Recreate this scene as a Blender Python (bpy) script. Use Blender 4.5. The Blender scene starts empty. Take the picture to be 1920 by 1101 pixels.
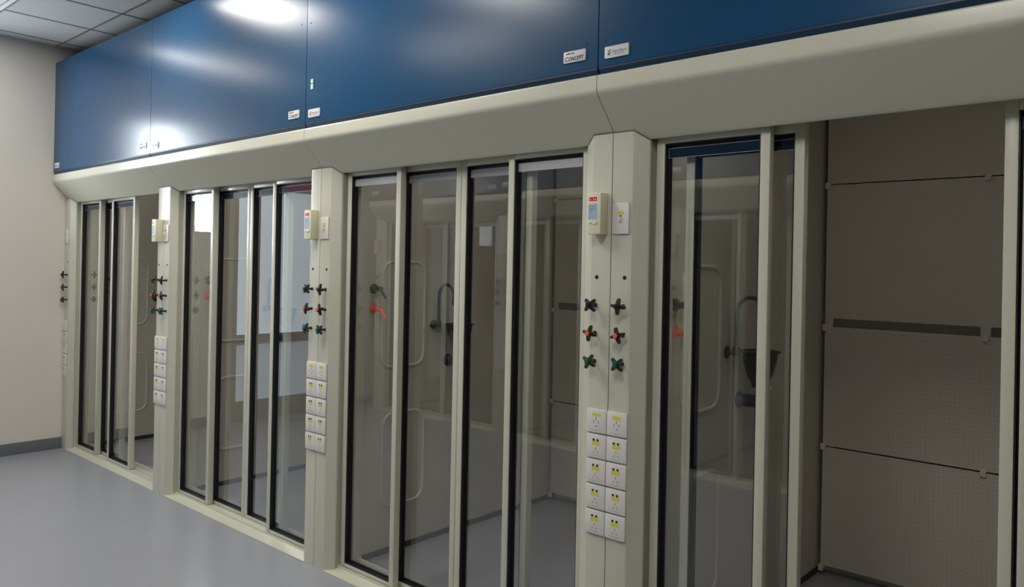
import bpy, bmesh, math, random
from mathutils import Matrix, Vector
random.seed(4)
C = bpy.context.scene.collection
S = bpy.context.scene

# ------------------------------------------------------------------ camera
cam_d = bpy.data.cameras.new('camera'); cam = bpy.data.objects.new('camera', cam_d); C.objects.link(cam)
R_ = Vector((0.7366317, 0.67599373, 0.02015488)); U_ = Vector((-0.01282424, -0.0158344, 0.99979238)); F_ = Vector((-0.67617252, 0.73673723, 0.00299502))
m = Matrix.Identity(4)
for i in range(3):
    m[i][0] = R_[i]; m[i][1] = U_[i]; m[i][2] = -F_[i]
m[0][3], m[1][3], m[2][3] = 1.59575, -2.42287, 1.6
cam.matrix_world = m
cam_d.sensor_fit = 'HORIZONTAL'; cam_d.sensor_width = 36
cam_d.lens = 36*1451.7286/1920
cam_d.shift_x = (960-910.55)/1920
cam_d.shift_y = -(550.5-496.917)/1920
cam_d.clip_start = 0.02
S.camera = cam

# ------------------------------------------------------------------ world, exposure
w = bpy.data.worlds.new('world'); S.world = w; w.use_nodes = True
w.node_tree.nodes['Background'].inputs[0].default_value = (0.75, 0.83, 0.95, 1)
w.node_tree.nodes['Background'].inputs[1].default_value = 0.3
S.view_settings.view_transform = 'Standard'; S.view_settings.look = 'None'
S.view_settings.gamma = 1; S.view_settings.use_curve_mapping = False
S.view_settings.exposure = 0.2
S.cycles.use_denoising = True
S.cycles.max_bounces = 10; S.cycles.transparent_max_bounces = 32
S.cycles.sample_clamp_indirect = 6

LIGHT = 16.5            # strength of the ceiling luminaires
WIN = 29.0               # strength of the daylight in the high window
DOOR = 1.05              # strength of the daylight behind the door glass

# ------------------------------------------------------------------ materials
MATS = {}
def mat(name, col, rough=.5, metal=0., noise=0., scale=40., coat=0., emit=0., bump=0., spec=.5, coat_rough=.1):
    if name in MATS: return MATS[name]
    M = bpy.data.materials.new(name); M.use_nodes = True
    nt = M.node_tree; b = nt.nodes['Principled BSDF']
    b.inputs['Base Color'].default_value = (*col, 1); b.inputs['Roughness'].default_value = rough
    b.inputs['Metallic'].default_value = metal; b.inputs['Specular IOR Level'].default_value = spec
    b.inputs['Coat Weight'].default_value = coat; b.inputs['Coat Roughness'].default_value = coat_rough
    if emit:
        b.inputs['Emission Color'].default_value = (*col, 1); b.inputs['Emission Strength'].default_value = emit
    if noise or bump:
        tc = nt.nodes.new('ShaderNodeTexCoord'); n = nt.nodes.new('ShaderNodeTexNoise')
        n.inputs['Scale'].default_value = scale; n.inputs['Detail'].default_value = 3
        nt.links.new(tc.outputs['Object'], n.inputs['Vector'])
        if noise:
            mx = nt.nodes.new('ShaderNodeMix'); mx.data_type = 'RGBA'
            mx.inputs[6].default_value = (*[c*(1-noise) for c in col], 1); mx.inputs[7].default_value = (*[min(1, c*(1+noise)) for c in col], 1)
            nt.links.new(n.outputs['Fac'], mx.inputs[0]); nt.links.new(mx.outputs[2], b.inputs['Base Color'])
        if bump:
            bp = nt.nodes.new('ShaderNodeBump'); bp.inputs['Strength'].default_value = bump; bp.inputs['Distance'].default_value = .002
            nt.links.new(n.outputs['Fac'], bp.inputs['Height']); nt.links.new(bp.outputs['Normal'], b.inputs['Normal'])
    MATS[name] = M
    return M
CREAM = mat('cream powder coat', (.585, .58, .475), .26, noise=.015, scale=8)
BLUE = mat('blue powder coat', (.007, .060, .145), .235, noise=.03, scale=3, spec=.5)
BLUE_SHADE = mat('shaded blue return', (.004, .030, .075), .4)  # the panel blue darkened: shade painted into the down-facing return
INNER = mat('interior laminate', (.60, .56, .485), .45, noise=.02, scale=5)
BEAD = mat('pale bead', (.66, .63, .56), .4)
DARK = mat('dark gap', (.012, .012, .012), .8)
SLOT = mat('slot grey', (.85, .80, .72), .6)
GASK = mat('black gasket', (.010, .011, .014), .45)
BLACK = mat('black plastic', (.012, .012, .013), .35)
GREENB = mat('dark green plastic', (.008, .035, .028), .35)
BLUEB = mat('dark blue plastic', (.012, .018, .05), .35)
GREENC = mat('green cap plastic', (.01, .09, .07), .35)
ORANGE = mat('orange plastic', (1., .11, .025), .4)
WHITE = mat('white plastic', (.74, .71, .69), .35)
IVORY = mat('ivory plastic', (.74, .70, .52), .4)
YELLOW = mat('yellow label', (.72, .66, .03), .5)
LBLUE = mat('pale blue film', (.36, .47, .64), .4)
GREYP = mat('grey print', (.22, .22, .24), .6)
BLACKP = mat('black print', (.02, .02, .025), .6)
PURP = mat('purple print', (.16, .13, .36), .6)
GREENP = mat('lime print', (.45, .58, .06), .6)
REDD = mat('dark red window', (.12, .004, .008), .25)
REDL = mat('lit red digits', (1., .06, .12), .4, emit=1.3)
MINT = mat('mint sticker', (.45, .66, .55), .5)
PLATE = mat('brushed plate', (.66, .66, .66), .3)
ALU = mat('satin grey strip', (.46, .46, .47), .5)
STRIPD = mat('dark gloss strip', (.012, .022, .04), .1)
WALLM = mat('painted wall', (.76, .71, .64), .6, noise=.02, scale=2, bump=.05)
BASEM = mat('vinyl skirting', (.15, .165, .175), .5)
FLOORM = mat('vinyl floor', (.315, .322, .355), .3, noise=.06, scale=1.6)
CEILM = mat('ceiling tile', (.46, .475, .485), .9, noise=.03, scale=60, bump=.2)
GRIDM = mat('ceiling tee', (.16, .17, .18), .6)
METAL = mat('steel', (.5, .5, .5), .3, metal=1)
LAMPF = mat('white lamp frame', (.75, .77, .78), .5)
LAMP = mat('lit diffuser', (1., .965, .90), .5, emit=LIGHT)
DAY = mat('daylight pane', (.86, .94, 1.), .3, emit=WIN)
DAYD = mat('daylight through frosted glass', (.74, .87, .97), .3, emit=DOOR)
DAYL = mat('daylight through lower glass', (.66, .78, .90), .3, emit=DOOR*.45)
RED = mat('lit red lens', (1., .04, .10), .35, emit=1.6)

def perforated():
    M = bpy.data.materials.new('perforated laminate'); M.use_nodes = True; nt = M.node_tree; b = nt.nodes['Principled BSDF']
    b.inputs['Roughness'].default_value = .5
    tc = nt.nodes.new('ShaderNodeTexCoord'); sp = nt.nodes.new('ShaderNodeSeparateXYZ'); nt.links.new(tc.outputs['Object'], sp.inputs[0])
    def mth(op, a, bb):
        n = nt.nodes.new('ShaderNodeMath'); n.operation = op
        for k, v in enumerate((a, bb)):
            if v is None: continue
            if isinstance(v, (int, float)): n.inputs[k].default_value = v
            else: nt.links.new(v, n.inputs[k])
        return n.outputs[0]
    ds = []
    for ax in (0, 2):
        f = mth('FRACT', mth('MULTIPLY', sp.outputs[ax], 1/.0205), None)
        ds.append(mth('POWER', mth('SUBTRACT', f, .5), 2.))
    r2 = mth('ADD', ds[0], ds[1])
    hole = mth('LESS_THAN', r2, .012)
    mx = nt.nodes.new('ShaderNodeMix'); mx.data_type = 'RGBA'
    mx.inputs[6].default_value = (.60, .555, .48, 1); mx.inputs[7].default_value = (.33, .30, .26, 1)
    nt.links.new(hole, mx.inputs[0]); nt.links.new(mx.outputs[2], b.inputs['Base Color'])
    return M
PERF = perforated()

def glass():
    M = bpy.data.materials.new('clear glass'); M.use_nodes = True; nt = M.node_tree
    nt.nodes.remove(nt.nodes['Principled BSDF']); out = nt.nodes['Material Output']
    tr = nt.nodes.new('ShaderNodeBsdfTransparent'); tr.inputs[0].default_value = (.945, .955, .95, 1)
    gl = nt.nodes.new('ShaderNodeBsdfGlossy'); gl.inputs['Color'].default_value = (1, 1, 1, 1); gl.inputs['Roughness'].default_value = 0.0
    fr = nt.nodes.new('ShaderNodeFresnel'); fr.inputs['IOR'].default_value = 1.62; ge = nt.nodes.new('ShaderNodeNewGeometry')
    # both surfaces of the thin pane reflect: counted together where a ray enters it
    inv = nt.nodes.new('ShaderNodeMath'); inv.operation = 'SUBTRACT'; inv.inputs[0].default_value = 1; nt.links.new(ge.outputs['Backfacing'], inv.inputs[1])
    dbl = nt.nodes.new('ShaderNodeMath'); dbl.operation = 'MULTIPLY'; dbl.inputs[1].default_value = 1.9; dbl.use_clamp = True; nt.links.new(fr.outputs[0], dbl.inputs[0])
    fac = nt.nodes.new('ShaderNodeMath'); fac.operation = 'MULTIPLY'; nt.links.new(dbl.outputs[0], fac.inputs[0]); nt.links.new(inv.outputs[0], fac.inputs[1])
    mx = nt.nodes.new('ShaderNodeMixShader')
    nt.links.new(fac.outputs[0], mx.inputs[0]); nt.links.new(tr.outputs[0], mx.inputs[1]); nt.links.new(gl.outputs[0], mx.inputs[2])
    nt.links.new(mx.outputs[0], out.inputs['Surface'])
    return M
GLASS = glass()

# ------------------------------------------------------------------ mesh helpers
class MB:
    def __init__(s): s.v = []; s.f = []
    def add(s, vs, fs):
        o = len(s.v); s.v += [tuple(map(float, q)) for q in vs]; s.f += [tuple(i+o for i in f) for f in fs]; return s
    def box(s, x0, x1, y0, y1, z0, z1):
        return s.add([(x0,y0,z0),(x1,y0,z0),(x1,y1,z0),(x0,y1,z0),(x0,y0,z1),(x1,y0,z1),(x1,y1,z1),(x0,y1,z1)],
            [(3,2,1,0),(4,5,6,7),(0,1,5,4),(1,2,6,5),(2,3,7,6),(3,0,4,7)])
    def prism_x(s, prof, x0, x1):            # prof: (y,z) loop
        n = len(prof)
        return s.add([(x0,y,z) for y,z in prof]+[(x1,y,z) for y,z in prof],
            [tuple(range(n)), tuple(range(2*n-1, n-1, -1))]+[(i, n+i, n+(i+1)%n, (i+1)%n) for i in range(n)])
    def prism_y(s, prof, y0, y1):            # prof: (x,z) loop
        n = len(prof)
        return s.add([(x,y0,z) for x,z in prof]+[(x,y1,z) for x,z in prof],
            [tuple(range(n)), tuple(range(2*n-1, n-1, -1))]+[(i, n+i, n+(i+1)%n, (i+1)%n) for i in range(n)])
    def prism_z(s, prof, z0, zt):            # prof: (x,y) loop, zt: height or function of (x,y)
        n = len(prof); t = zt if callable(zt) else (lambda x, y: zt)
        return s.add([(x,y,z0) for x,y in prof]+[(x,y,t(x,y)) for x,y in prof],
            [tuple(range(n-1,-1,-1)), tuple(range(n, 2*n))]+[(i, (i+1)%n, n+(i+1)%n, n+i) for i in range(n)])
    def tube(s, path, r, n=12, closed=False, cap=True):
        P = [Vector(q) for q in path]; k = len(P); vs = []; fs = []; prev = None
        rr = r if isinstance(r, (list, tuple)) else [r]*k
        for i in range(k):
            a = P[(i-1) % k] if (closed or i > 0) else P[i]; b = P[(i+1) % k] if (closed or i < k-1) else P[i]
            t = (b-a).normalized()
            if prev is None:
                u = t.cross(Vector((0, 0, 1)))
                if u.length < .1: u = t.cross(Vector((0, 1, 0)))
                u.normalize()
            else: u = (prev - t*prev.dot(t)).normalized()
            prev = u; v = t.cross(u)
            for j in range(n):
                an = 2*math.pi*j/n; vs.append(P[i]+(u*math.cos(an)+v*math.sin(an))*rr[i])
        for i in range(k if closed else k-1):
            for j in range(n):
                a = i*n+j; b = i*n+(j+1) % n; c = ((i+1) % k)*n+(j+1) % n; d = ((i+1) % k)*n+j
                fs.append((a, b, c, d))
        if cap and not closed: fs += [tuple(range(n-1, -1, -1)), tuple((k-1)*n+j for j in range(n))]
        return s.add(vs, fs)
    def lathe(s, prof, origin, axis, n=24, sx=1., sy=1.):   # prof: (radius, height along axis)
        ax = Vector(axis).normalized(); u = ax.cross(Vector((0, 0, 1)))
        if u.length < .1: u = Vector((1, 0, 0))
        u.normalize(); v = ax.cross(u); o = Vector(origin); vs = []; fs = []; k = len(prof)
        for r, h in prof:
            for j in range(n):
                an = 2*math.pi*j/n; vs.append(o+ax*h+(u*math.cos(an)*sx+v*math.sin(an)*sy)*max(r, 1e-5))
        for i in range(k-1):
            for j in range(n): fs.append((i*n+j, i*n+(j+1) % n, (i+1)*n+(j+1) % n, (i+1)*n+j))
        fs += [tuple(range(n-1, -1, -1)), tuple((k-1)*n+j for j in range(n))]
        return s.add(vs, fs)
    def build(s, name, material, parent=None, bevel=0., smooth=True, loc=None, seg=2, ang=35):
        me = bpy.data.meshes.new(name); me.from_pydata(s.v, [], s.f)
        bm = bmesh.new(); bm.from_mesh(me); bmesh.ops.recalc_face_normals(bm, faces=bm.faces)
        if bevel:
            es = [e for e in bm.edges if len(e.link_faces) == 2 and e.calc_face_angle(0) > .5]
            bmesh.ops.bevel(bm, geom=es, offset=bevel, segments=seg, profile=.6, affect='EDGES', clamp_overlap=True)
        bm.to_mesh(me); bm.free()
        me.materials.append(material)
        if smooth:
            for p in me.polygons: p.use_smooth = True
            me.set_sharp_from_angle(angle=math.radians(ang))
        o = bpy.data.objects.new(name, me); C.objects.link(o)
        if parent is not None: o.parent = parent
        if loc: o.location = loc
        return o

def rrect(x0, x1, z0, z1, r, n=6):
    out = []
    for cx, cz, a0 in ((x1-r, z1-r, 0), (x0+r, z1-r, 90), (x0+r, z0+r, 180), (x1-r, z0+r, 270)):
        for i in range(n+1):
            a = math.radians(a0+90*i/n); out.append((cx+r*math.cos(a), cz+r*math.sin(a)))
    return out
def text_mesh(name, body, size, material, parent, loc, shear=0., width=None, bold=0.):
    cu = bpy.data.curves.new(name, 'FONT'); cu.body = body; cu.size = size; cu.shear = shear; cu.extrude = .0003; cu.offset = bold
    t = bpy.data.objects.new(name+' tmp', cu); C.objects.link(t)
    bpy.context.view_layer.update()
    me = bpy.data.meshes.new_from_object(t.evaluated_get(bpy.context.evaluated_depsgraph_get()))
    bpy.data.objects.remove(t); bpy.data.curves.remove(cu)
    xs = [v.co.x for v in me.vertices]; k = width/(max(xs)-min(xs)) if width else 1.
    for v in me.vertices: v.co = Vector((v.co.x*k, -v.co.z, v.co.y))
    me.materials.clear(); me.materials.append(material)
    o = bpy.data.objects.new(name, me); C.objects.link(o); o.parent = parent; o.location = loc
    return o
def empty(name, loc, label, cat, group=None, rz=0.):
    o = bpy.data.objects.new(name, None); C.objects.link(o); o.location = loc; o.rotation_euler = (0, 0, rz)
    o['label'] = label; o['category'] = cat
    if group: o['group'] = group
    o.empty_display_size = .1
    return o
def struct(o): o['kind'] = 'structure'; return o
def tag(o, label, cat, group=None):
    o['label'] = label; o['category'] = cat
    if group: o['group'] = group
    return o
def copy_tree(o, parent=None):
    c = o.copy(); C.objects.link(c)
    if parent is not None: c.parent = parent
    for ch in list(o.children): copy_tree(ch, c)
    return c

# ------------------------------------------------------------------ room shell
W = 1.8186; XW = -5.462
CEIL = 3.375; YB = 2.02; YF = -4.87; XR = 5.2
struct(MB().box(XW-.1, XR, YF-.1, YB+.1, -.1, 0).build('floor', FLOORM, smooth=False))
struct(MB().box(XW-.1, XR, YF-.1, YB+.1, CEIL, CEIL+.1).build('ceiling', CEILM, smooth=False))
g = MB()
x = -4.713-.58*2
while x < XR:
    if x > XW: g.box(x-.008, x+.008, YF, YB, CEIL-.003, CEIL+.001)
    x += .58
y = -.11-.592*8
while y < .3:
    g.box(XW, XR, y-.008, y+.008, CEIL-.003, CEIL+.001); y += .592
struct(g.build('trim_1', GRIDM, smooth=False))
# left wall with a high window and a glazed door
WY0, WY1, WZ0, WZ1 = -1.18, -.885, 1.87, 2.85
DY0, DY1, DZ1 = -2.45, -1.28, 2.40
wl = MB()
wl.box(XW-.12, XW, WY1, YB, 0, CEIL)
wl.box(XW-.12, XW, WY0, WY1, 0, WZ0).box(XW-.12, XW, WY0, WY1, WZ1, CEIL)
wl.box(XW-.12, XW, DY1, WY0, 0, CEIL)
wl.box(XW-.12, XW, DY0, DY1, DZ1, CEIL)
wl.box(XW-.12, XW, YF, DY0, 0, CEIL)
struct(wl.build('wall_left', WALLM, smooth=False))
wn = struct(MB().box(XW-.05, XW+.0015, WY0, WY0+.02, WZ0, WZ1).box(XW-.05, XW+.0015, WY1-.02, WY1, WZ0, WZ1).box(XW-.05, XW+.0015, WY0, WY1, WZ0, WZ0+.02).box(XW-.05, XW+.0015, WY0, WY1, WZ1-.02, WZ1).build('window_1', LAMPF, smooth=False))
MB().box(XW-.012, XW+.001, WY0+.018, WY1-.018, WZ0+.018, WZ1-.018).build('pane', DAY, wn, smooth=False)
dr = struct(MB().box(XW-.06, XW+.01, DY0, DY0+.05, 0, DZ1).box(XW-.06, XW+.01, DY1-.05, DY1, 0, DZ1).box(XW-.06, XW+.01, DY0, DY1, DZ1-.05, DZ1)
    .box(XW-.06, XW, DY0, DY1, 0, .2).box(XW-.06, XW, DY0, DY1, .77, .87).build('door_1', mat('grey door paint', (.30, .29, .27), .5), smooth=False))
MB().box(XW-.04, XW-.03, DY0+.05, DY1-.05, .87, DZ1-.05).build('pane', DAYD, dr, smooth=False)
MB().box(XW-.04, XW-.03, DY0+.05, DY1-.05, .2, .77).build('pane', DAYL, dr, smooth=False)
MB().lathe([(.025, 0), (.025, .02), (.012, .025), (.012, .05), (.03, .055), (.03, .075)], (XW, -1.79, .82), (1, 0, 0)).build('door_handle', BLACK, dr)
struct(MB().box(XW, XW+.012, -.9-.36, -.001, 0, .095).box(XW, XW+.012, YF, DY0-.02, 0, .095).build('baseboard_left', BASEM, bevel=.003))
struct(MB().box(XW-.1, XR, YB, YB+.1, 0, CEIL).build('wall_back', WALLM, smooth=False))
struct(MB().box(XW-.1, XR, YF-.1, YF, 0, CEIL).build('wall_front', WALLM, smooth=False))
struct(MB().box(XR, XR+.1, YF-.1, YB+.1, 0, CEIL).build('wall_right', WALLM, smooth=False))
for i, yy in enumerate((-1.99, -2.24)):
    tag(MB().lathe([(.085, 0), (.085, .02), (.075, .05), (.04, .07), (.01, .075)], (XW, yy, 2.49), (1, 0, 0)).build('warning_lamp', RED),
        ('round red lamp high above the glazed end door, nearer the bright window', 'round red lamp high above the glazed end door, farther from the window')[i], 'lamp', 'red lamps above the door')

# ------------------------------------------------------------------ ceiling lights
def ceiling_light(cx, y0, y1, wd, label, k=1.):
    t = empty('ceiling_light', (cx, (y0+y1)/2, CEIL), label, 'ceiling light', 'recessed ceiling lights')
    h = (y1-y0)/2; a = wd/2
    f = MB()
    for b in ((-a, -a+.02, -h, h), (a-.02, a, -h, h), (-a, a, -h, -h+.02), (-a, a, h-.02, h)): f.box(*b, -.012, -.0005)
    f.build('lamp_frame', LAMPF, t, smooth=False)
    MB().box(-a+.02, a-.02, -h+.02, h-.02, -.008, -.001).build('diffuser', LAMP if k == 1 else mat('lit diffuser %g' % k, (1., .965, .90), .5, emit=LIGHT*k), t, smooth=False)
    return t
ceiling_light(-4.88, -1.88, -.715, .20, 'recessed ceiling light at the far left, nearest the end wall', 1.1)
ceiling_light(-3.17, -1.02, -.42, .54, 'square recessed ceiling light above the second fume hood from the left', 1.25)
ceiling_light(-2.80, -2.34, -2.16, 1.10, 'narrow recessed ceiling light close to the row across the aisle', 1.4)
ceiling_light(-1.50, -1.70, -.55, .56, 'recessed ceiling light above the third fume hood from the left')
ceiling_light(.90, -2.62, -1.50, .56, 'recessed ceiling light above the right end of the row', 1.1)
t = empty('air_diffuser', (-4.425, -1.0, CEIL), 'square white ceiling air diffuser with slats in the upper left corner', 'air vent')
MB().box(-.28, .28, -.28, -.25, -.014, -.0005).box(-.28, .28, .25, .28, -.014, -.0005).box(-.28, -.25, -.25, .25, -.014, -.0005).box(.25, .28, -.25, .25, -.014, -.0005).build('vent_frame', LAMPF, t, smooth=False)
f = MB()
for i in range(8): f.box(-.25, .25, -.245+.0625*i, -.245+.0625*i+.045, -.012, -.002)
f.build('slat', LAMPF, t, smooth=False)

# ------------------------------------------------------------------ the fume hood
H = .0875; SP = .136; YS = .033; G = .0018
def slope_z(x, y): return 2.111-1.045*min(max(y, -.12), .033)
def power_outlet(parent, x, z, single):
    o = MB().box(-.0432, .0432, -.009, 0, -.044, .044).build('power_outlet', WHITE, parent, bevel=.0035, loc=(x, 0, z))
    if single:
        MB().box(-.017, .017, -.0096, -.0088, .017, .030).build('yellow_label', YELLOW, o, smooth=False)
        s = MB()
        for (a, b, c, d) in ((-.0015, .0015, .002, .013), (-.0125, -.0095, -.009, .001), (.0085, .0115, -.009, .001), (-.004, .006, -.0205, -.0175)): s.box(a, b, -.0095, -.0088, c, d)
        s.build('pin_slot', GREYP, o, smooth=False)
    else:
        MB().box(-.0165, .0165, -.0096, -.0088, .004, .0165).build('yellow_label', YELLOW, o, smooth=False)
        for xx in (-.0095, .0085): MB().box(xx-.0035, xx+.0035, -.0115, -.0088, .0195, .0275).build('switch', BLACK, o, bevel=.0008)
        s = MB(); s.box(-.0012, .0012, -.0095, -.0088, -.0125, -.004)
        for sg in (-1, 1): s.add([(sg*.0085-.0014-sg*.002, -.0095, -.018), (sg*.0085+.0014-sg*.002, -.0095, -.018), (sg*.0085+.0014+sg*.002, -.0095, -.0265), (sg*.0085-.0014+sg*.002, -.0095, -.0265)], [(0, 1, 2, 3)])
        s.build('pin_slot', GREYP, o, smooth=False)
    MB().box(-.026, .018, -.0093, -.0088, -.0345, -.0335).build('print_line', GREYP, o, smooth=False)
    return o
def valve_knob(parent, x, z, capm, rot, bodym):
    o = MB()
    for k in range(4):
        a = rot+k*math.pi/2; ca, sa = math.cos(a), math.sin(a); pr = []
        for (rr, hw) in ((.0, .0078), (.012, .0066), (.026, .0052), (.030, .0036)): pr.append((rr, hw))
        pts = [(r, h) for r, h in pr]+[(r, -h) for r, h in reversed(pr)]
        loop = [(r*ca-h*sa, r*sa+h*ca) for r, h in pts]
        n = len(loop)
        vs = [(p, -.049+.010*math.hypot(p, q)/.03, q) for p, q in loop]+[(p, -.034+.004*math.hypot(p, q)/.03, q) for p, q in loop]
        o.add(vs, [tuple(range(n)), tuple(range(2*n-1, n-1, -1))]+[(i, n+i, n+(i+1) % n, (i+1) % n) for i in range(n)])
    o.lathe([(.0125, 0), (.0125, .012), (.010, .016)], (0, -.034, 0), (0, -1, 0), 16)
    o = o.build('valve_knob', bodym, parent, loc=(x, 0, z))
    o['label'] = 'black valve knob with orange cap' if capm is ORANGE else ('dark green valve knob' if capm is GREENC else 'plain black valve knob')
    MB().lathe([(.0085, 0), (.0085, .005), (.0062, .008), (.0062, .034)], (0, 0, 0), (0, -1, 0), 14).build('stem', BLACK, o)
    MB().lathe([(.0092, .0495), (.0092, .0530), (.0078, .0545), (.004, .0548)], (0, 0, 0), (0, -1, 0), 16).build('knob_cap', capm, o)
    return o
def hole_plug(parent, x, z):
    return MB().lathe([(.0075, 0), (.0075, .0014), (.006, .002)], (x, 0, z), (0, -1, 0), 16).build('hole_plug', BLACK, parent)
def light_switch(parent, x, z):
    o = MB().box(-.0355, .0355, -.007, 0, -.058, .058).build('light_switch', WHITE, parent, bevel=.0045, loc=(x, 0, z))
    MB().box(-.013, .013, -.0078, -.0068, .016, .026).build('yellow_label', YELLOW, o, smooth=False)
    MB().box(-.005, .005, -.0078, -.0068, .0065, .0105).build('print_line', BLACKP, o, smooth=False)
    MB().box(-.0042, .0042, -.016, -.0065, -.012, .002).build('toggle', WHITE, o, bevel=.0016)
    return o
def fume_alarm(parent, x, z):
    o = MB().box(-.030, .030, -.050, 0, -.077, .077).build('airflow_alarm', IVORY, parent, bevel=.0035, loc=(x, 0, z))
    d = MB().box(-.021, .013, -.0506, -.0495, .046, .060).build('display', REDD, o, smooth=False)
    tx = text_mesh('digits', '0.56', .0135, REDL, d, (-.0195, -.0508, .0482), width=.030)
    p = MB().box(-.023, .015, -.0504, -.0495, -.022, .036).build('label_panel', LBLUE, o, smooth=False)
    b = MB()
    for (zz, ww) in ((.0255, .026), (.0165, .026), (.0085, .015), (-.0165, .009)): b.box(-.021, -.021+ww, -.0508, -.0503, zz, zz+.0022)
    b.build('print_line', GREYP, p, smooth=False)
    for xx in (-.015, .003, .012): MB().lathe([(.0055, 0), (.0055, .003), (.004, .004)], (xx, -.0495, -.034-.003*(xx == .003)), (0, -1, 0), 14).build('push_button', WHITE, o)
    return o

SASHW = .417
def sash(parent, x, yf, strip):
    L = SASHW; st = .032; z0 = .034; z1 = 2.115; zb = .052; zt = 2.058; dp = .036
    f = MB()
    f.box(0, st, 0, dp, z0, z1).box(L-st, L, 0, dp, z0, z1).box(st, L-st, .0005, dp, z0, zb).box(st, L-st, .0005, dp, zt, z1)
    o = f.build('sash', CREAM, parent, bevel=.0022, loc=(x, yf, 0))
    g = MB(); a, b = st, L-st
    for (w0, y0, y1) in ((.004, .003, .030), (.013, .025, .0335)):
        g.box(a-.001, a+w0, y0, y1, zb, zt).box(b-w0, b+.001, y0, y1, zb, zt).box(a, b, y0, y1, zb-.001, zb+w0).box(a, b, y0, y1, zt-w0, zt+.001)
    g.build('gasket', GASK, o, smooth=False)
    MB().box(a+.003, b-.003, .0275, .033, zb+.003, zt-.003).build('glass_pane', GLASS, o, smooth=False)
    MB().box(a+.006, b-.006, .019, .0268, zt-.052, zt-.016).build('top_strip', ALU if strip == 'pale' else STRIPD, o, smooth=False)
    if strip != 'pale':
        a += .006; b -= .006; g = MB()
        for q in ((a, b, zt-.0175, zt-.016), (a, b, zt-.052, zt-.0505), (a, a+.0015, zt-.0505, zt-.0175), (b-.0015, b, zt-.0505, zt-.0175)): g.box(q[0], q[1], .0185, .0192, q[2], q[3])
        g.build('strip_edge', mat('clear strip edge', (.34, .38, .42), .4), o, smooth=False)
    return o

def loop_yz(y0, y1, z0, z1, r, x): return [(x, y, z) for y, z in rrect(y0, y1, z0, z1, r, 8)]

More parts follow.
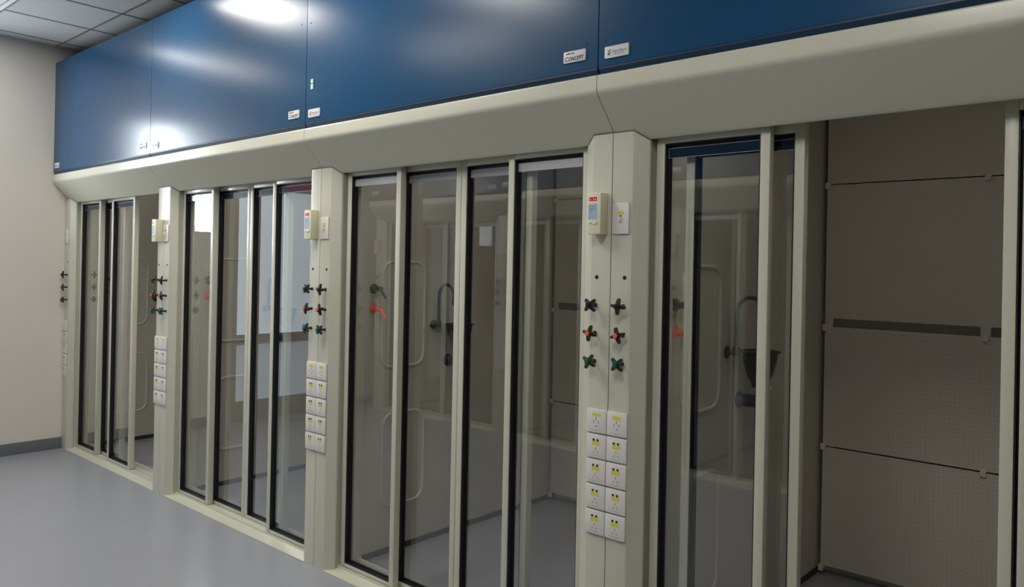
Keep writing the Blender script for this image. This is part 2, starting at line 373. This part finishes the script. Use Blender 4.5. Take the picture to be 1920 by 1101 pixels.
def build_hood(loc, label, rz, group, sashes, strip, bow, lamp):
    t = empty('fume_hood', loc, label, 'fume hood', group, rz)
    # posts
    for side in (0, 1):
        pr = [(G, 0), (H-.006, 0), (H, .0012), (H+.004, .0035), (SP-.004, YS-.003), (SP, YS), (SP+.001, YS+.008), (SP-.006, YS+.016), (SP-.006, .150), (SP+.012, .150), (SP+.012, .20), (G, .20)]
        if side: pr = [(W-a, b) for a, b in reversed(pr)]
        cx_, k_ = (0, 1) if not side else (W, -1)
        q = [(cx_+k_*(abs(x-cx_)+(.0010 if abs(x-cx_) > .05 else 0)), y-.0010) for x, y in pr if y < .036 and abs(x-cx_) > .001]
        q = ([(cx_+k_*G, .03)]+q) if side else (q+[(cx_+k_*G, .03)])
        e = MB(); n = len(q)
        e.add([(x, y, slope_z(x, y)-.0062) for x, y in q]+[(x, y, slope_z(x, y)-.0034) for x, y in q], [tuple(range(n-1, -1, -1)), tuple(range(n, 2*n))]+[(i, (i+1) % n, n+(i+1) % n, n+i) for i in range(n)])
        e.build('shadow_line', MATS.get('seam grey') or mat('seam grey', (.10, .10, .09), .8), t, smooth=False)  # dark strip stands in for the shadow line under the valance
        MB().prism_z(pr, 0, lambda x, y: slope_z(x, y)-.0035 if y < .05 else 2.08).build('post', CREAM, t, ang=14)
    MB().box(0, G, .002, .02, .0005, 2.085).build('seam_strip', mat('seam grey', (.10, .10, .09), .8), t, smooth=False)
    # valance
    vp = [(-.106, 2.301), (-.1105, 2.2985), (-.1125, 2.2945), (-.1128, 2.290), (-.1140, 2.252), (-.1141, 2.248), (-.1130, 2.2415), (-.1100, 2.2352), (-.1060, 2.2300), (-.1020, 2.2254), (-.0990, 2.2223)]
    vp += [(y, slope_z(0, y)+(2.2223-slope_z(0, -.099))*(.030-y)/.129) for y in (-.096, .026)]
    vp += [(YS-.003, slope_z(0, YS-.003)), (YS+.002, 2.0755), (YS+.012, 2.0755), (YS+.012, 2.301)]
    MB().prism_x(vp, G, W-G).build('valance', CREAM, t, ang=22)
    # blue panel: a thin steel sheet, slightly bowed
    nx, nz = 36, 20; x0, x1, z0, z1 = .0022, W-.0022, 2.328, 3.235; vs = []; fs = []
    def yb(u, v): return -.1075-bow[0]*math.sin(math.pi*u)*math.sin(math.pi*v)-bow[1]*(u-.5)*(v-.5)*math.sin(math.pi*v)-bow[2]*math.sin(2*math.pi*u)*v
    for i in range(nx+1):
        for j in range(nz+1):
            u, v = i/nx, j/nz; vs.append((x0+(x1-x0)*u, yb(u, v), z0+(z1-z0)*v))
    for i in range(nx):
        for j in range(nz): a = i*(nz+1)+j; fs.append((a, a+nz+1, a+nz+2, a+1))
    b = MB().add(vs, fs); k = len(b.v); nb = []
    rim = [i*(nz+1) for i in range(nx+1)]+[nx*(nz+1)+j for j in range(1, nz+1)]+[i*(nz+1)+nz for i in range(nx-1, -1, -1)]+[j for j in range(nz-1, 0, -1)]
    b.v += [(b.v[i][0], -.0925, b.v[i][2]) for i in rim]
    n = len(rim); b.f += [(rim[i], k+i, k+(i+1) % n, rim[(i+1) % n]) for i in range(n)]+[tuple(k+i for i in range(n-1, -1, -1))]
    pan = b.build('fascia_panel', BLUE, t, ang=40)
    MB().prism_x([(-.1065, 2.3275), (-.1065, 2.320), (-.097, 2.3025), (-.0905, 2.3025), (-.0905, 2.3275)], .004, W-.004).build('panel_return', BLUE_SHADE, pan, smooth=False)
    for (xx, zz) in ((.031, 2.416), (W-.049, 2.42), (.034, 2.842), (W-.051, 2.85)):
        u, v = (xx-x0)/(x1-x0), (zz-z0)/(z1-z0)
        MB().lathe([(.0042, 0), (.0042, .0012), (.003, .0018)], (xx, yb(u, v)+.0006, zz), (0, -1, 0), 12).build('screw', DARK, pan)
    yp = -.1088-bow[0]*.35
    # name plates
    pl = MB().prism_y(rrect(.031, .130, 2.3515, 2.3935, .004), yp-.003, yp+.004).build('logo_plate', PLATE, t, bevel=.001, ang=30)
    pz = 2.352
    MB().prism_y(rrect(.0445, .0485, pz+.010, pz+.020, .0018), yp-.0036, yp-.0028).prism_y([(.0505, pz+.009), (.0535, pz+.009), (.0535, pz+.025), (.0575, pz+.031), (.0535, pz+.031), (.0505, pz+.026)], yp-.0036, yp-.0028).prism_y(rrect(.0445, .0485, pz+.0225, pz+.0265, .0018), yp-.0036, yp-.0028).build('emblem', GREENB, pl, smooth=False)
    MB().prism_y([(.0540, pz+.008), (.0575, pz+.010), (.0590, pz+.020), (.0560, pz+.018)], yp-.0036, yp-.0028).prism_y([(.0385, pz+.030), (.043, pz+.027), (.0435, pz+.031), (.0395, pz+.034)], yp-.0036, yp-.0028).build('emblem_leaf', GREENP, pl, smooth=False)
    text_mesh('lettering', 'Hamilton', .014, PURP, pl, (.0605, yp-.0032, pz+.0165), width=.060)
    MB().box(.066, .112, yp-.0035, yp-.0028, pz+.0105, pz+.0125).build('print_line', GREYP, pl, smooth=False)
    pl = MB().prism_y(rrect(W-.151, W-.0525, 2.363, 2.405, .004), yp-.003, yp+.004).build('name_plate', PLATE, t, bevel=.001, ang=30)
    text_mesh('lettering', 'HAMILTON', .0085, BLACKP, pl, (W-.142, yp-.0032, 2.3935), shear=.15, width=.040, bold=.0002)
    text_mesh('lettering', 'C', .0235, BLACKP, pl, (W-.1455, yp-.0032, 2.3690), shear=.2, width=.0135, bold=.0004)
    text_mesh('lettering', 'ONCEPT', .0195, BLACKP, pl, (W-.1300, yp-.0032, 2.3695), shear=.2, width=.0690, bold=.0004)
    # duct box above and head track
    MB().box(.012, W-.012, -.0905, .215, 2.3035, 3.20).box(.012, W-.012, .2155, 1.965, 2.62, 3.20).build('duct_box', mat('dark steel', (.05, .05, .055), .6), t, smooth=False)
    MB().box(SP+.006, W-SP-.006, .048, .18, 2.117, 2.30).build('head_track', CREAM, t, smooth=False)
    # sill with two grooves
    MB().prism_x([(-.003, .0005), (-.003, .006), (.056, .021), (.058, .031), (.100, .031), (.101, .026), (.106, .026), (.107, .033), (.146, .033), (.148, .024), (.160, .024), (.162, .040), (.185, .040), (.190, .0005)], H-.004, W-H+.004).build('sill', CREAM, t, smooth=False)
    for (x, yf) in sashes: sash(t, x, yf, strip)
    # interior
    for side in (0, 1):
        x0, x1 = (.095, .117) if not side else (W-.117, W-.095)
        sp_ = MB().box(x0, x1, .203, 1.945, .032, 2.60).build('side_panel', INNER, t, smooth=False)
        MB().box(x0+.002, x1+.004, .203, 1.945, .0005, .031).build('base_channel', mat('base channel', (.035, .035, .037), .6), sp_, smooth=False) if not side else MB().box(x0-.004, x1-.002, .203, 1.945, .0005, .031).build('base_channel', MATS['base channel'], sp_, smooth=False)
        xi = x1 if not side else x0; sg = 1 if not side else -1
        for (y0, y1, za, zb) in ((.33, .65, 1.035, 1.62), (.35, .66, .262, .775)):
            ap = MB(); n = 0
            lp = rrect(y0, y1, za, zb, .075, 8); nn = len(lp)
            ap.add([(xi, y, z) for y, z in lp]+[(xi+sg*.003, y, z) for y, z in lp], [tuple(range(nn)), tuple(range(2*nn-1, nn-1, -1))]+[(i, nn+i, nn+(i+1) % nn, (i+1) % nn) for i in range(nn)])
            ap = ap.build('access_panel', INNER, sp_, ang=30)
            MB().tube(loop_yz(y0, y1, za, zb, .075, xi+sg*.003), .0085, 8, closed=True).build('rim_bead', BEAD, ap)
    MB().box(.118, W-.118, 1.93, 1.945, .0005, 2.60).build('back_wall', SLOT, t, smooth=False)
    MB().box(.1, W-.1, .203, 1.945, 2.602, 2.615).build('liner_ceiling', INNER, t, smooth=False)
    o = MB().prism_x([(.25, 2.6015), (.25, 2.575), (.27, 2.565), (.39, 2.565), (.41, 2.575), (.41, 2.6015)], .20, W-.20).build('added_fill_lamp', LAMPF, t, smooth=False)  # added fill light, unseen above the opening, brightens the hood interior
    MB().box(.22, W-.22, .275, .385, 2.559, 2.5645).build('fill_glow', mat('fill glow %g' % lamp, (1., .96, .89), .5, emit=lamp), o, smooth=False)
    bx0, bx1, by = .139, W-.139, 1.853
    def baf(z0, z1, m_): return MB().box(bx0, bx1, by, by+.008, z0, z1).build('baffle_panel', m_, t, smooth=False)
    baf(2.080, 2.598, INNER); baf(1.366, 2.074, INNER); baf(.688, 1.320, PERF); baf(.052, .680, PERF)
    for xx in (bx0, .849, 1.52): MB().box(xx, xx+.042, by+.001, by+.007, 1.319, 1.367).build('slot_bracket', INNER, t, smooth=False)
    for xx in (.131, .859, W-.155):
        for zz in (2.072, 1.316, .682, .040):
            q = MB().box(xx, xx+.024, by-.014, by-.0005, zz-.018, zz+.016).box(xx+.024, xx+.030, by-.010, by-.0005, zz+.004, zz+.016)
            q.build('baffle_clip', BEAD, t, bevel=.002)
    # gas outlets, tap and drip cup on the left side panel
    for zz, mm, nm in ((1.470, BLACK, 'gas_outlet'), (1.364, ORANGE, 'gas_outlet')):
        o = MB().lathe([(.027, 0), (.027, .006), (.021, .012), (.014, .020), (.0125, .05), (.015, .052), (.015, .062), (.010, .064)], (.117, .272, zz), (1, 0, 0), 20).build(nm, mm, t)
        o['label'] = 'orange gas outlet' if mm is ORANGE else 'black gas outlet'
        MB().tube([(.170, .272, zz), (.180, .274, zz-.006), (.200, .277, zz-.030), (.214, .279, zz-.050)], [.010, .0095, .008, .005], 10).build('nozzle', mm, o)
    o = MB().lathe([(.026, 0), (.026, .006), (.021, .010), (.012, .014), (.012, .045)], (.117, .725, 1.258), (1, 0, 0), 20)
    o.lathe([(.014, -.016), (.016, -.010), (.016, .016), (.013, .022)], (.162, .725, 1.262), (0, 0, 1), 16)
    o = o.build('swan_neck_tap', GREENB, t)
    path = [(.162, .725, 1.275), (.162, .725, 1.42)]
    for i in range(1, 13):
        a = math.pi*(1-i/12*1.08); path.append((.222+.060*math.cos(a), .725, 1.425+.070*math.sin(a)))
    MB().tube(path, .0085, 12).build('tap_neck', GREENB, o)
    p = path[-1]
    MB().lathe([(.0105, 0), (.0105, .012), (.008, .02), (.006, .034)], p, (.1, 0, -1), 12).build('tap_nozzle', GREENB, o)
    o = MB().lathe([(.104, .0), (.108, .003), (.104, .007), (.092, .007), (.088, -.030), (.068, -.095), (.048, -.125), (.038, -.150), (.038, -.151)], (.212, .85, 1.256), (0, 0, 1), 28, sx=.80, sy=.85).build('drip_cup', BLACK, t)
    MB().lathe([(.037, 0), (.037, .014)], (.228, .85, 1.100), (0, 0, 1), 20).build('collar', WHITE, o)
    MB().tube([(.228, .85, 1.103), (.228, .85, 1.070), (.224, .85, 1.052), (.208, .85, 1.043), (.117, .85, 1.041)], .028, 14).build('waste_elbow', BLUEB, o)
    MB().lathe([(.036, 0), (.036, .008), (.029, .02), (.026, .03)], (.117, .85, 1.041), (1, 0, 0), 20).build('wall_flange', BLUEB, o)
    # fittings on the two posts
    rots = (.0, .32, .70)
    light_switch(t, .0425, 1.789)
    fume_alarm(t, W-.046, 1.807)
    for s_, x0 in ((0, .061), (1, W-.061)):
        hole_plug(t, x0, 1.572)
        for k, (z, cm, bm_) in enumerate(((1.467, BLACK, BLACK), (1.362, ORANGE, BLACK), (1.257, GREENC, GREENB))):
            valve_knob(t, x0-.003+.006*s_*0, z, cm, ((1.45, .3, .8), (.78, 1.35, 1.05))[s_][k], bm_)
        for k in range(5): power_outlet(t, .0445 if not s_ else W-.0445, 1.0355-.0942*k, k == 0)
    return t

ROW = 'walk-in fume hoods along the wall'
FT, BT = .062, .108
hoods = []
hoods.append(build_hood((-3*W, 0, 0), 'walk-in fume hood at the far left against the end wall, its sashes slid left', 0, ROW, ((.148, FT), (.503, BT), (.782, FT)), 'dark', (0., 0., 0.), 3.6))
hoods.append(build_hood((-2*W, 0, 0), 'closed walk-in fume hood second from the left, reflecting the glazed door', 0, ROW, ((.148, FT), (.513, BT), (.933, BT), (1.256, FT)), 'dark', (.003, .0, .0), 5.8))
hoods.append(build_hood((-W, 0, 0), 'closed walk-in fume hood with pale strips along the tops of its glass', 0, ROW, ((.148, FT), (.513, BT), (.933, BT), (1.256, FT)), 'pale', (.004, -.004, .002), 5.6))
hoods.append(build_hood((0, 0, 0), 'walk-in fume hood nearest on the right, open to its pegboard-like back panel', 0, ROW, ((.148, FT), (.243, BT), (1.203, BT), (1.2535, FT)), 'dark', (.003, .002, 0), 4.6))
sx = [c for c in hoods[2].children if c.name.startswith('sash')]
sx = sorted(sx, key=lambda q: q.location.x)[1]
MB().lathe([(.006, 0), (.006, .0008)], (.106, .0189, 2.024), (0, -1, 0), 12).build('green_dot', mat('green dot', (.05, .6, .12), .5), sx)
# mint inspection stickers on the third hood's blue panel
for (z0, z1) in ((2.527, 2.549), (2.497, 2.523)):
    MB().box(.046, .067, -.1116, -.1085, z0, z1).build('inspection_sticker', MINT, hoods[2], smooth=False)
# the matching row across the aisle, behind the camera: it shows in the glass
OX = -3.31-W
names = ('first', 'second', 'third', 'fourth')
for k in range(4):
    c = copy_tree(hoods[2] if k < 3 else hoods[1])
    c.location = (OX+(k+1)*W, -2.92, 0); c.rotation_euler = (0, 0, math.pi)
    for h in [q for q in c.children if q.name.startswith('added_fill_lamp')]:
        for q in list(h.children): bpy.data.objects.remove(q)
    c['label'] = names[k]+' fume hood from the end wall across the aisle, mirrored in glass'
    c['group'] = 'fume hoods across the aisle'
